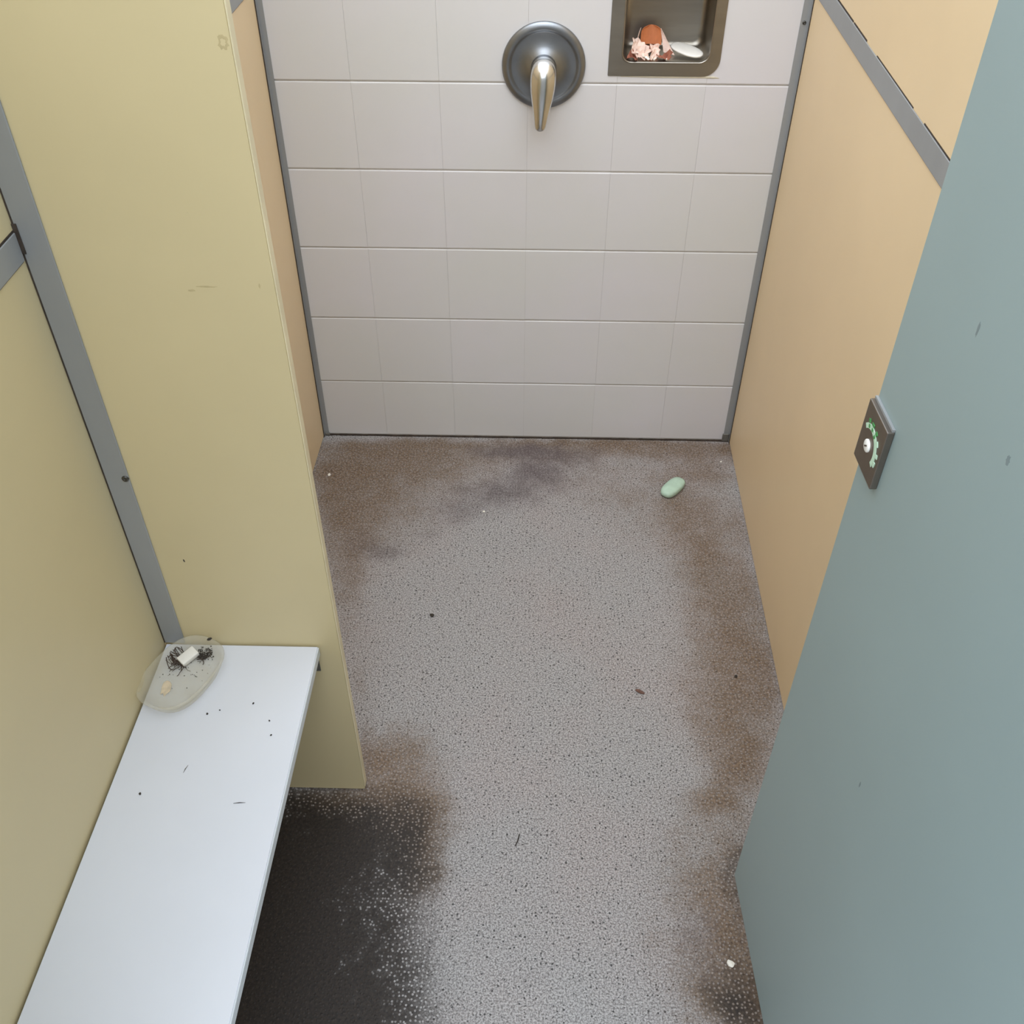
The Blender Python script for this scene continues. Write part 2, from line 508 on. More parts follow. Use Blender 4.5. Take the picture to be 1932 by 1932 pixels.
tile_cache = {}
rnd = random.Random(4)
GX, GZ = 0.00015, 0.0012
for k in range(len(ZJ) - 1):
    for i in range(len(XJ) - 1):
        x0, x1, z0, z1 = XJ[i] + GX, XJ[i + 1] - GX, ZJ[k] + GZ, ZJ[k + 1] - GZ
        cx, cz = (x0 + x1) / 2, (z0 + z1) / 2
        hit = x0 < NX1 and x1 > NX0 and z0 < NZ1 and z1 > NZ0
        if hit:
            a, b, c, d = max(x0, NX0), min(x1, NX1), max(z0, NZ0), min(z1, NZ1)
            L = a <= x0 + 1e-6
            Rr = b >= x1 - 1e-6
            Bt = c <= z0 + 1e-6
            Tp = d >= z1 - 1e-6
            if L and Rr and Bt:
                polys = [(x0, d), (x1, d), (x1, z1), (x0, z1)]
            elif L and Rr and Tp:
                polys = [(x0, z0), (x1, z0), (x1, c), (x0, c)]
            elif Rr and Tp:
                polys = [(x0, z0), (x1, z0), (x1, c), (a, c), (a, z1), (x0, z1)]
            elif L and Tp:
                polys = [(x0, z0), (x1, z0), (x1, z1), (b, z1), (b, c), (x0, c)]
            elif Rr and Bt:
                polys = [(x0, z0), (a, z0), (a, d), (x1, d), (x1, z1), (x0, z1)]
            else:
                polys = [(b, z0), (x1, z0), (x1, z1), (x0, z1), (x0, d), (b, d)]
            me = tile_poly([(px - cx, pz - cz) for px, pz in polys])
        else:
            key = (round(x1 - x0, 4), round(z1 - z0, 4))
            if key not in tile_cache:
                w, h = (x1 - x0) / 2, (z1 - z0) / 2
                tile_cache[key] = tile_poly([(-w, -h), (w, -h), (w, h), (-w, h)])
            me = tile_cache[key]
        o = link('tile', me, wall_back, (cx, -0.0002 * rnd.random(), cz))
        o.rotation_euler = (rnd.uniform(-0.005, 0.005), 0, rnd.uniform(-0.003, 0.003))

# ------------------------------------------------------------------ side walls
PT = 2.05                      # partition top
def xl(y):
    return -0.577 + 0.02875 * y * 1.0 if y > -1.148 else -0.610 + 0.0275 * (y + 1.148)
def xr(y):
    return 0.579 + 0.0115 * y

def wall_panel(parent, xf, y0, y1, z0, z1, side, mat, th=0.016):
    bm = bmesh.new()
    s = th * side
    low = [(xf(y0), y0, z0), (xf(y1), y1, z0), (xf(y1) + s, y1, z0), (xf(y0) + s, y0, z0)]
    hexa(bm, low, [(a, b, z1) for a, b, _ in low])
    bevel(bm, 0.001)
    return mesh_obj('panel', bm, mat, parent)

RAIL0, RAIL1 = 1.1765, 1.2135
wall_left = empty('wall_left')
tag(wall_left, 'pale yellow laminate partition wall beside the bench and shower', kind='structure')
wall_panel(wall_left, xl, -0.001, -1.146, 0.006, RAIL0 + 0.012, -1, 'cream')
wall_panel(wall_left, xl, -0.001, -1.146, RAIL0 + 0.013, PT, -1, 'cream')
wall_panel(wall_left, xl, -1.149, -2.02, 0.006, RAIL0 + 0.012, -1, 'yellow')  # same wall continued; the tint carries its different lighting
wall_panel(wall_left, xl, -1.149, -2.02, RAIL0 + 0.013, PT, -1, 'yellow')
wall_right = empty('wall_right')
tag(wall_right, 'cream laminate partition wall on the right of the shower', kind='structure')
wall_panel(wall_right, xr, -0.001, -2.02, 0.006, RAIL0 + 0.012, 1, 'cream')
wall_panel(wall_right, xr, -0.001, -2.02, RAIL0 + 0.013, PT, 1, 'cream')

wall_front = empty('wall_front')
tag(wall_front, 'pale yellow front panels either side of the cubicle entrance', kind='structure')
for x0, x1 in ((xl(-2.03), -0.37), (0.435, xr(-2.03))):
    bm = bmesh.new()
    box(bm, x0, x1, -2.036, -2.021, 0.1, PT)
    bevel(bm, 0.001)
    mesh_obj('panel', bm, 'yellow', wall_front)

bm = bmesh.new()
box(bm, -3.0, 3.0, -3.65, -3.5, 0.0, 2.05)  # unseen wall added to hold back low daylight from the front
o = mesh_obj('wall_light_block', bm, 'concrete')
tag(o, 'added unseen wall behind the cubicle entrance, blocking low front light', kind='structure')

# ------------------------------------------------------------------ trims
def screw(parent, loc, axis, r=0.0048):
    bm = bmesh.new()
    lathe(bm, [(r, -0.001), (r, 0.001), (r * 0.8, 0.0022), (r * 0.35, 0.0026), (r * 0.3, 0.0014), (0, 0.0013)], loc, axis, 16)
    return mesh_obj('screw', bm, 'screw', parent, True)

def corner_trim(name, xw, side, w, label):
    """L-shaped angle in a back corner; xw = side wall face, side = +1 when the room lies to +x"""
    root = empty(name, (xw, 0, 0))
    tag(root, label, kind='structure')
    bm = bmesh.new()
    t = 0.0018
    prof = [(0.0006, -0.0006), (w, -0.0006), (w, -t), (t, -t), (t, -0.012), (0.0006, -0.012)]
    a = [bm.verts.new((side * x, y, 0.004)) for x, y in prof]
    b = [bm.verts.new((side * x, y, PT)) for x, y in prof]
    n = len(prof)
    for i in range(n):
        j = (i + 1) % n
        bm.faces.new((a[i], a[j], b[j], b[i]))
    bm.faces.new(a)
    bm.faces.new(b)
    mesh_obj('angle', bm, 'alu', root)
    bm = bmesh.new()
    s0, s1 = sorted((side * 0.0, side * 0.0018))
    box(bm, s0, s1, -0.0145, -0.0121, 0.004, PT)  # dark strip painted in for the shaded slit at the wall side
    mesh_obj('angle_shade_strip', bm, 'dark_seam', root)
    return root

tl = corner_trim('trim_1', -0.5772, 1, 0.0135, 'thin grey aluminium corner strip left of the tiles')
tr = corner_trim('trim_2', 0.5790, -1, 0.0175, 'thin grey aluminium corner strip right of the tiles')
s = screw(tr, (0, 0, 0), (0, -1, 0), 0.004)
s.location = (-0.0095, -0.002, 1.118)
bm = bmesh.new()
box(bm, -0.021, -0.002, -0.006, -0.001, 0.004, 0.03)
bevel(bm, 0.002)
mesh_obj('foot_cap', bm, 'alu_dark', tr)
bm = bmesh.new()
box(bm, 0.002, 0.016, -0.006, -0.001, 0.003, 0.012)
bevel(bm, 0.0015)
mesh_obj('foot_cap', bm, 'alu_dark', tl)

def rail(name, xf, y0, y1, side, label):
    root = empty(name, (xf(y0), y0, RAIL0))
    tag(root, label, kind='structure')
    off = Vector((xf(y0), y0, RAIL0))
    bm = bmesh.new()
    t = -0.0022 * side
    low = [(xf(y0) + t, y0, RAIL0), (xf(y1) + t, y1, RAIL0), (xf(y1), y1, RAIL0), (xf(y0), y0, RAIL0)]
    low = [Vector(p) - off for p in low]
    hexa(bm, low, [p + Vector((0, 0, RAIL1 - RAIL0)) for p in low])
    bevel(bm, 0.0007)
    mesh_obj('strip', bm, 'alu', root)
    # dark strips painting in the shade of an open seam along the top edge
    bm = bmesh.new()
    rr = random.Random(2)
    y = y0
    while y > y1 + 0.02:
        L = rr.uniform(0.08, 0.3)
        ye = max(y - L, y1)
        h = rr.uniform(0.0012, 0.003)
        lo = [(xf(y) + t * 0.35, y, RAIL1), (xf(ye) + t * 0.35, ye, RAIL1), (xf(ye), ye, RAIL1), (xf(y), y, RAIL1)]
        lo = [Vector(p) - off for p in lo]
        hexa(bm, lo, [p + Vector((0, 0, h)) for p in lo])
        y = ye - rr.uniform(0.0, 0.1)
    mesh_obj('seam_shade_strip', bm, 'dark_seam', root)
    bm = bmesh.new()
    lo = [(xf(y0) + t * 0.3, y0, RAIL0 - 0.0013), (xf(y1) + t * 0.3, y1, RAIL0 - 0.0013), (xf(y1), y1, RAIL0 - 0.0013), (xf(y0), y0, RAIL0 - 0.0013)]
    lo = [Vector(p) - off for p in lo]
    hexa(bm, lo, [p + Vector((0, 0, 0.0013)) for p in lo])
    mesh_obj('lower_seam', bm, 'dark_seam', root)
    return root

rail('trim_3', xr, -0.035, -2.0, 1, 'grey aluminium joint strip running along the right cream wall')
rail('trim_4', xl, -0.02, -1.125, -1, 'grey aluminium joint strip on the left shower wall behind the dividing panel')
rail('trim_5', xl, -1.1535, -2.0, -1, 'grey aluminium joint strip on the yellow wall above the bench')

# ------------------------------------------------------------------ dividing panel with its corner post strip
NY = -1.1478                   # front face of the panel
NIBT = 0.017
div = empty('dividing_panel', (-0.45, NY, 0))
tag(div, 'tall pale yellow dividing panel standing behind the white bench', 'panel')
bm = bmesh.new()
xa, xb = -0.6085, -0.3105
hexa(bm, [(xa + .45, 0, 0.004), (xb + .45, 0, 0.004), (xb + .45, NIBT, 0.004), (xa + .45, NIBT, 0.004)],
     [(xa + .45, 0, PT), (xb + .45, 0, PT), (xb + .45, NIBT, PT), (xa + .45, NIBT, PT)])
mesh_obj('board', bm, 'yellow', div)
bm = bmesh.new()
box(bm, xb + .45, xb + .45 + 0.0022, 0.0, NIBT, 0.012, PT)
bevel(bm, 0.0009)
mesh_obj('edge_band', bm, 'board_edge', div)

M['scuff_y'] = surface('scuff_on_yellow', srgb(184, 168, 128), 0.6, var=0.08, scale=90.0)
M['scuff_t'] = surface('scuff_on_green', srgb(118, 132, 134), 0.6, var=0.08, scale=90.0)
def scuff(parent, c, U, V, N, w, h, mat, seed, hole=0.0):
    r_ = random.Random(seed)
    bm_ = bmesh.new()
    n_ = 18
    outer, inner = [], []
    for i_ in range(n_):
        t_ = 2 * math.pi * i_ / n_
        f_ = r_.uniform(0.7, 1.15)
        outer.append(c + U * (w * f_ * math.cos(t_)) + V * (h * f_ * math.sin(t_)))
        inner.append(c + U * (w * hole * f_ * math.cos(t_)) + V * (h * hole * f_ * math.sin(t_)))
    A_ = [bm_.verts.new(p + N * 0.0001) for p in outer]
    B_ = [bm_.verts.new(p - N * 0.0003) for p in outer]
    bridge(bm_, B_, A_)
    if hole > 0:
        C_ = [bm_.verts.new(p + N * 0.0001) for p in inner]
        bridge(bm_, A_, C_)
    else:
        bm_.faces.new(A_)
    return mesh_obj('scuff', bm_, mat, parent)
XU, ZV, YN = Vector((1, 0, 0)), Vector((0, 0, 1)), Vector((0, -1, 0))
dv_ = Vector((-0.45, NY, 0))
scuff(div, Vector((-0.3185, NY, 1.4287)) - dv_, XU, ZV, YN, 0.006, 0.0085, 'scuff_y', 1, 0.5)
scuff(div, Vector((-0.3960, NY, 1.1410)) - dv_, XU, ZV, YN, 0.013, 0.0012, 'scuff_y', 2)
scuff(div, Vector((-0.4150, NY, 1.1355)) - dv_, XU, ZV, YN, 0.005, 0.0018, 'scuff_y', 3)
scuff(div, Vector((-0.5322, NY, 0.6534)) - dv_, XU, ZV, YN, 0.0014, 0.0035, 'dark_bit', 4)
scuff(div, Vector((-0.3290, NY, 1.1428)) - dv_, XU, ZV, YN, 0.0012, 0.0035, 'scuff_y', 5)

post = empty('trim_6', (-0.61, NY, 0))
tag(post, 'wide grey aluminium corner strip between yellow wall and dividing panel', kind='structure')
bm = bmesh.new()
box(bm, 0.0022, 0.0365, -0.0035, -0.0002, 0.455, PT)
bevel(bm, 0.0009)
mesh_obj('strip', bm, 'alu', post)
bm = bmesh.new()
box(bm, 0.0004, 0.0022, -0.003, -0.0002, 0.455, PT)  # dark strip painted in for the shaded slit beside the wall
mesh_obj('seam_shade_strip', bm, 'dark_seam', post)
bm = bmesh.new()
box(bm, 0.0004, 0.006, -0.0052, -0.0036, 1.185, 1.224)  # dark block painted in for the shaded opening between the two strips
mesh_obj('shade_block', bm, 'dark_seam', post)
s = screw(post, (0, 0, 0), (0, -1, 0), 0.0052)
s.location = (0.0315, -0.0035, 0.826)

# ------------------------------------------------------------------ bench
BZ = 0.4524
bench = empty('bench', (-0.48, -1.56, 0))
tag(bench, 'white wall bench board fixed beneath the grey corner strip', 'bench')
off = Vector((-0.48, -1.56, 0))
yb0, yb1 = NY - 0.0035, -2.015
fx = lambda y: -0.3465 + 0.0163 * (y + 1.148)
bm = bmesh.new()
loop = [(xl(yb0) + 0.004, yb0), (fx(yb0), yb0), (fx(yb1), yb1), (xl(yb1) + 0.004, yb1)]
hexa(bm, [Vector((x, y, BZ - 0.019)) - off for x, y in loop], [Vector((x, y, BZ)) - off for x, y in loop])
bevel(bm, 0.0008)
mesh_obj('seat_board', bm, 'bench', bench)
bm = bmesh.new()
loop = [(fx(yb0), yb0 - 0.001), (fx(yb0) + 0.0022, yb0 - 0.001), (fx(yb1) + 0.0022, yb1), (fx(yb1), yb1)]
hexa(bm, [Vector((x, y, BZ - 0.019)) - off for x, y in loop], [Vector((x, y, BZ - 0.0006)) - off for x, y in loop])
bevel(bm, 0.0006)
mesh_obj('front_edge', bm, 'bench_edge', bench)
bm = bmesh.new()
x0 = -0.372 - off.x
box(bm, x0, x0 + 0.022, NY - 0.0022 - off.y, NY - 0.0002 - off.y, BZ - 0.068, BZ - 0.0195)
box(bm, x0, x0 + 0.022, NY - 0.045 - off.y, NY - 0.0022 - off.y, BZ - 0.0225, BZ - 0.0195)
mesh_obj('bracket', bm, 'alu_dark', bench)
bm = bmesh.new()
yy = -1.85
box(bm, xl(yy) + 0.0008 - off.x, xl(yy) + 0.0038 - off.x, yy - 0.011 - off.y, yy + 0.011 - off.y, BZ - 0.15, BZ - 0.0195)
box(bm, xl(yy) + 0.0008 - off.x, fx(yy) - 0.06 - off.x, yy - 0.011 - off.y, yy + 0.011 - off.y, BZ - 0.0225, BZ - 0.0195)
mesh_obj('bracket', bm, 'alu_dark', bench)

# ------------------------------------------------------------------ door
D1 = Vector((0.3864, -1.3638, 0.0))
DU = Vector((0.0424, -0.9991, 0.0)).normalized()      # along the door towards its hinges
DN = Vector((-0.9991, -0.0424, 0.0)).normalized()     # out of the visible face
door = empty('door_1', D1)
tag(door, 'grey-green laminate cubicle door swung open against the right side', kind='structure')
def dp(u, n, z):
    return DU * u + DN * n + Vector((0, 0, z))
ue = lambda z: -0.0154 * (z - 0.1)
DL = 0.655
bm = bmesh.new()
hexa(bm, [dp(ue(.1), 0, .1), dp(DL, 0, .1), dp(DL, -.016, .1), dp(ue(.1), -.016, .1)],
     [dp(ue(2.), 0, 2.), dp(DL, 0, 2.), dp(DL, -.016, 2.), dp(ue(2.), -.016, 2.)])
bevel(bm, 0.0016, 2)
mesh_obj('leaf', bm, 'teal', door)
for z in (0.35, 1.75):
    bm = bmesh.new()
    lathe(bm, [(0, -0.05), (0.009, -0.05), (0.009, 0.05), (0, 0.05)], dp(DL + 0.009, -0.004, z), (0, 0, 1), 16)
    mesh_obj('hinge', bm, 'alu', door)

for u_, z_, w_, h_, k_ in ((0.1271, 1.3084, 0.0022, 0.0075, 21), (0.2399, 1.2564, 0.0030, 0.0050, 22), (0.2318, 0.7636, 0.0016, 0.0060, 23)):
    scuff(door, dp(u_, 0, z_), DU, Vector((0, 0, 1)), DN, w_, h_, 'scuff_t', k_)

# indicator lock
lu0, lu1, lz0, lz1, lt = -0.0155, 0.0470, 1.0545, 1.1325, 0.0085
bm = bmesh.new()
hexa(bm, [dp(lu0, 0.0, lz0), dp(lu1, 0.0, lz0), dp(lu1, 0.0, lz1), dp(lu0, 0.0, lz1)],
     [dp(lu0, lt, lz0), dp(lu1, lt, lz0), dp(lu1, lt, lz1), dp(lu0, lt, lz1)])
bevel(bm, 0.0012, 2)
lock = mesh_obj('indicator_lock', bm, 'lock', door)
bm = bmesh.new()
hexa(bm, [dp(lu0, 0.0002, lz1 + .0002), dp(lu1 - .001, 0.0002, lz1 + .0002), dp(lu1 - .001, 0.0002, lz1 + .0032), dp(lu0, 0.0002, lz1 + .0032)],
     [dp(lu0, .0035, lz1 + .0002), dp(lu1 - .001, .0035, lz1 + .0002), dp(lu1 - .001, .0035, lz1 + .0032), dp(lu0, .0035, lz1 + .0032)])
mesh_obj('back_plate', bm, 'alu', lock)
lcu, lcz = 0.0125, 1.0885
def arc_band(name, r0, r1, a0, a1, mat, n=14, h=0.0007):
    bm = bmesh.new()
    rows = []
    for i in range(n + 1):
        a = a0 + (a1 - a0) * i / n
        c, s = math.cos(a), math.sin(a)
        rows.append([bm.verts.new(dp(lcu + r * c, lt + hh, lcz + r * s)) for r, hh in
                     ((r0, -0.0002), (r0, h), (r1, h), (r1, -0.0002))])
    for A, B in zip(rows, rows[1:]):
        bridge(bm, A, B)
    bm.faces.new(rows[0])
    bm.faces.new(rows[-1][::-1])
    return mesh_obj(name, bm, mat, lock)
D = math.radians
arc_band('indicator_window', 0.0195, 0.0255, D(-28), D(138), 'pale_print')
for i in range(6):
    a = D(-16 + i * 25)
    arc_band('lettering', 0.0262, 0.0305 if i % 2 else 0.0295, a, a + D(9 if i % 2 else 13), 'pale_print' if i < 3 else 'green_print', 3, 0.0008)
for i in range(3):
    a = D(58 + i * 24)
    arc_band('lettering', 0.0205, 0.0245, a, a + D(9), 'green_print', 3, 0.0011)
bm = bmesh.new()
lathe(bm, [(0.0076, -0.0002), (0.0076, 0.0014), (0.0066, 0.0022), (0.0, 0.0022)], dp(lcu, lt, lcz), DN, 28)
knob = mesh_obj('release_disc', bm, 'white_enamel', lock, True)
bm = bmesh.new()
q = Matrix.Rotation(D(35), 3, DN)
c0 = dp(lcu, lt + 0.0023, lcz)
pts = [(-0.0036, -0.0009), (0.0036, -0.0009), (0.0036, 0.0009), (-0.0036, 0.0009)]
hexa(bm, [c0 + q @ (DU * a + Vector((0, 0, b))) for a, b in pts], [c0 + DN * 0.0003 + q @ (DU * a + Vector((0, 0, b))) for a, b in pts])
mesh_obj('slot', bm, 'lock', lock)

# ------------------------------------------------------------------ shower mixer
VX, VZ = 0.0268, 1.0270
mix = empty('shower_mixer', (VX, 0, VZ))
tag(mix, 'round dull chrome shower mixer with lever handle on white tiles', 'shower tap')
bm = bmesh.new()
lathe(bm, [(0.0895, 0.0006), (0.0905, 0.004), (0.0895, 0.0075), (0.0855, 0.0098), (0.0800, 0.0112), (0.0760, 0.0112), (0.0735, 0.0104), (0.0715, 0.0086), (0.0690, 0.0080),
           (0.055, 0.0086), (0.042, 0.0105), (0.034, 0.0135), (0.029, 0.0168), (0.026, 0.018), (0.0, 0.018)], (0, 0, 0), (0, -1, 0), 72)
mesh_obj('wall_plate', bm, 'plate', mix, True)
bm = bmesh.new()
lathe(bm, [(0.0275, 0.016), (0.0275, 0.030), (0.0262, 0.034), (0.0235, 0.036), (0.0, 0.036)], (0, 0, 0), (0, -1, 0), 40)
mesh_obj('collar', bm, 'plate', mix, True)
bm = bmesh.new()
P = [(0, -0.034, 0.010), (0, -0.044, 0.0155), (0, -0.054, 0.0150), (-0.0005, -0.063, 0.0075), (-0.001, -0.069, -0.006), (-0.0018, -0.073, -0.026), (-0.0028, -0.076, -0.050),
     (-0.0040, -0.078, -0.074), (-0.0050, -0.079, -0.096), (-0.0057, -0.0795, -0.107), (-0.0060, -0.0797, -0.1115), (-0.0061, -0.0798, -0.1135)]
RD = [(0.0200, 0.016), (0.0225, 0.0175), (0.0250, 0.0190), (0.0272, 0.0190), (0.0280, 0.0180), (0.0266, 0.0160), (0.0225, 0.0135),
      (0.0172, 0.0112), (0.0140, 0.0098), (0.0118, 0.0085), (0.0072, 0.0052), (0.002, 0.0015)]
sweep(bm, P, RD, (1, 0, 0), 28)
lev = mesh_obj('lever', bm, 'chrome', mix, True)
sd = lev.modifiers.new('sub', 'SUBSURF')
sd.levels = 1
sd.render_levels = 2

# ------------------------------------------------------------------ recessed soap holder
hold = empty('soap_recess', (0.2855, 0, 1.034))
tag(hold, 'recessed stainless steel soap holder in the tiles right of the tap', 'soap holder')
ho = Vector((0.2855, 0, 1.034))
def rloop(bm, x0, x1, z0, z1, rr, y):
    return [bm.verts.new(Vector((x, y, z)) - ho) for x, z in rounded_rect(x0, x1, z0, z1, rr)]
bm = bmesh.new()
OUT = (0.166, 0.4055, 1.0065, 1.232)
ro = (0.002, 0.036, 0.012, 0.004)
L0 = rloop(bm, *OUT, ro, -0.0002)
L1 = rloop(bm, *OUT, ro, -0.0022)
L2 = rloop(bm, 0.193, 0.3845, 1.0335, 1.205, (0.020, 0.024, 0.02, 0.02), -0.0030)
bridge(bm, L0, L1)
bridge(bm, L1, L2)
mesh_obj('flange', bm, 'steel', hold)
bm = bmesh.new()
r4 = lambda r: (r, r * 1.15, r, r)
secs = [(0.0, -0.0030, 0.020), (0.0010, -0.0046, 0.020), (0.0026, -0.0040, 0.019), (0.0036, -0.0010, 0.019), (0.0042, 0.008, 0.018), (0.0050, 0.055, 0.018), (0.0065, 0.078, 0.018),
        (0.0105, 0.0865, 0.016), (0.018, 0.0895, 0.012)]
prev = None
for ins, y, r in secs:
    zi = min(ins, 0.0046) if y < 0.06 else ins - 0.0012
    lp = rloop(bm, 0.193 + ins, 0.3845 - ins, 1.0335 + zi, 1.205 - ins, r4(r), y)
    if prev:
        bridge(bm, prev, lp)
    prev = lp
bm.faces.new(prev)
mesh_obj('tray', bm, 'steel', hold, True)

M['caulk'] = surface('yellowed_sealant', srgb(206, 198, 178), 0.6, var=0.06, scale=60.0)
bm = bmesh.new()
sweep(bm, [Vector(p) - ho for p in ((0.195, 0.0, 1.0055), (0.26, -0.0002, 1.005), (0.33, -0.0002, 1.005), (0.375, 0.0, 1.0055), (0.397, 0.0, 1.0045), (0.409, 0.0005, 1.003))],
      [(0.0012, 0.001), (0.0022, 0.0014), (0.0024, 0.0014), (0.003, 0.0016), (0.0024, 0.0014), (0.0008, 0.0008)], (0, 0, 1), 8)
mesh_obj('sealant_bead', bm, 'caulk', hold, True)

# contents of the recess: tray floor at about z = 1.0385
TZ = 1.0385
def sheet(name, corners_grid, mat, parent=None, loc=(0, 0, 0), thick=0.0006):
    """thin curved sheet from a grid of points, given real thickness"""
    bm = bmesh.new()
    rows = [[bm.verts.new(p) for p in row] for row in corners_grid]
    for A, B in zip(rows, rows[1:]):
        for i in range(len(A) - 1):
            bm.faces.new((A[i], A[i + 1], B[i + 1], B[i]))
    bmesh.ops.recalc_face_normals(bm, faces=bm.faces[:])
    bmesh.ops.solidify(bm, geom=bm.faces[:], thickness=thick)
    return mesh_obj(name, bm, mat, parent, False, loc)

cart = empty('soap_carton', (0.258, 0.045, TZ))
tag(cart, 'torn brown and pale pink soap carton standing in the steel recess', 'carton')
# brown inner panel, rounded at the top and bowed
g = []
for j in range(13):
    t = j / 12
    row = []
    for i in range(9):
        s_ = i / 8 - 0.5
        half = 0.023 * (1.0 if t < 0.5 else (1 - ((t - 0.5) / 0.54) ** 2.6) ** 0.5)
        row.append(Vector((s_ * 2 * half + 0.001, 0.016 - 0.018 * (s_ * 2) ** 2 * 0.4 + 0.012 * (t - 0.5), 0.017 + 0.036 * t)))
    g.append(row)
sheet('brown_panel', g, 'brown_card', cart, thick=0.0012)
g = []
for j in range(6):
    t = j / 5
    g.append([Vector((0.021 + 0.008 * (1 - t) + (0.003 + 0.021 * (1 - t)) * i / 3, 0.014 - 0.008 * i / 3 - 0.020 * (1 - t), 0.0050 + 0.0435 * t - 0.0012 * i)) for i in range(4)])
sheet('side_flap', g, 'pink_paper', cart, thick=0.0009)
g = []
for j in range(6):
    t = j / 5
    g.append([Vector((-0.023 - 0.010 * (1 - t) - 0.0022 * i, 0.010 - 0.006 * i - 0.012 * (1 - t), 0.0070 + 0.043 * t - 0.003 * i)) for i in range(3)])
sheet('edge_flap', g, 'pink_paper', cart, thick=0.0009)
g = []
for j in range(4):
    t = j / 3
    g.append([Vector((-0.018 + 0.036 * i / 5, 0.012 - 0.020 * t - 0.004 * math.sin(i * 1.9), 0.015 - 0.010 * t + 0.003 * math.sin(i * 2.3 + j))) for i in range(6)])
sheet('base_flap', g, 'rust_paper', cart, thick=0.0009)

def scrap(seed, loc, w, h, rot, mat, label):
    r = random.Random(seed)
    g = []
    f1, f2 = r.uniform(0.4, 0.9), r.uniform(0.4, 0.9)
    for j in range(6):
        row = []
        for i in range(6):
            u, v = i / 5 - 0.5, j / 5 - 0.5
            z = f1 * abs(u * 0.8 + v * 0.4) * w + f2 * 0.35 * h * abs(math.sin(3.1 * v + 1.4 * u + seed)) + r.uniform(-0.08, 0.08) * h
            jag = 1 + (r.uniform(-0.3, 0.3) if i in (0, 5) or j in (0, 5) else 0)
            row.append(Vector((u * w * jag, v * h * jag, z)))
        g.append(row)
    e = Euler(rot).to_matrix()
    pts = [[e @ p for p in row] for row in g]
    mz = min(p.z for row in pts for p in row)
    pts = [[p - Vector((0, 0, mz - 0.0004)) for p in row] for row in pts]
    o = sheet('paper_scrap', pts, mat, None, loc, 0.0006)
    return tag(o, label, 'paper scrap', 'torn paper scraps in the steel recess')

scrap(1, (0.2235, 0.024, TZ), 0.030, 0.038, (0.9, 0.2, 0.4), 'pink_paper', 'largest pale pink paper scrap at the left end of the steel recess')
scrap(2, (0.2175, 0.010, TZ), 0.022, 0.020, (0.4, -0.3, 1.2), 'rust_paper', 'reddish brown paper scrap in the front left corner of the steel recess')
scrap(3, (0.2410, 0.020, TZ), 0.028, 0.026, (0.7, 0.4, -0.5), 'pink_paper', 'crumpled pale scrap in front of the brown carton')
scrap(4, (0.2455, 0.006, TZ), 0.016, 0.011, (0.2, 0.3, 0.3), 'white_bit', 'small whitish paper scrap on the recess floor near its front rim')
scrap(5, (0.2640, 0.020, TZ), 0.020, 0.030, (1.0, 0.1, 0.2), 'pink_paper', 'upright pale paper shred below the brown carton panel')
scrap(6, (0.2890, 0.012, TZ), 0.030, 0.018, (0.3, -0.2, -0.3), 'rust_paper', 'reddish paper scrap between carton and white soap')
scrap(7, (0.2215, 0.040, TZ + 0.012), 0.020, 0.022, (0.8, -0.6, 2.1), 'rust_paper', 'dark reddish scrap behind the pale scraps at the recess left')
for k, (x, y) in enumerate(((0.2640, 0.0015), (0.2905, 0.0012))):
    bm = bmesh.new()
    bmesh.ops.create_icosphere(bm, subdivisions=1, radius=0.0026)
    o = mesh_obj('soap_crumb', bm, 'white_bit', None, True, (x, y, TZ + 0.0022))
    tag(o, ('white soap crumb at the middle of the recess front rim', 'white soap crumb beside the white soap slab in the recess')[k], 'crumb', 'soap crumbs in the steel recess')

def oval_slab(name, a, b, th, mat, parent=None, power=2.3, n=40, dome=0.35):
    bm = bmesh.new()
    def ring(f, z):
        out = []
        for i in range(n):
            t = 2 * math.pi * i / n
            c, s_ = math.cos(t), math.sin(t)
            out.append(bm.verts.new((f * a * math.copysign(abs(c) ** (2 / power), c), f * b * math.copysign(abs(s_) ** (2 / power), s_), z)))
        return out
    secs_ = [(0.55, -th * 0.5), (0.86, -th * 0.45), (0.97, -th * 0.25), (1.0, 0.0), (0.97, th * 0.25), (0.85, th * 0.5 - th * dome * 0.3), (0.55, th * 0.5), (0.25, th * 0.5 + th * 0.06)]
    prev_ = None
    for f, z in secs_:
        lp_ = ring(f, z)
        if prev_:
            bridge(bm, prev_, lp_)
        else:
            bm.faces.new(lp_[::-1])
        prev_ = lp_
    bm.faces.new(prev_)
    return mesh_obj(name, bm, mat, parent, True)

ws = oval_slab('soap_bar', 0.039, 0.0215, 0.007, 'soap_white')
ws.location = (0.3365, 0.036, TZ + 0.0112)
ws.rotation_euler = (D(6), D(7), D(-38))
tag(ws, 'thin white oval soap slab leaning in the steel recess', 'soap')

# ------------------------------------------------------------------ soap on the floor
gs = oval_slab('soap_bar', 0.0425, 0.0215, 0.022, 'soap_green', power=2.8)
gs.location = (0.3985, -0.2165, 0.0112)
gs.rotation_euler = (0, 0, D(50))
tag(gs, 'pale green soap bar lying on the shower floor', 'soap')

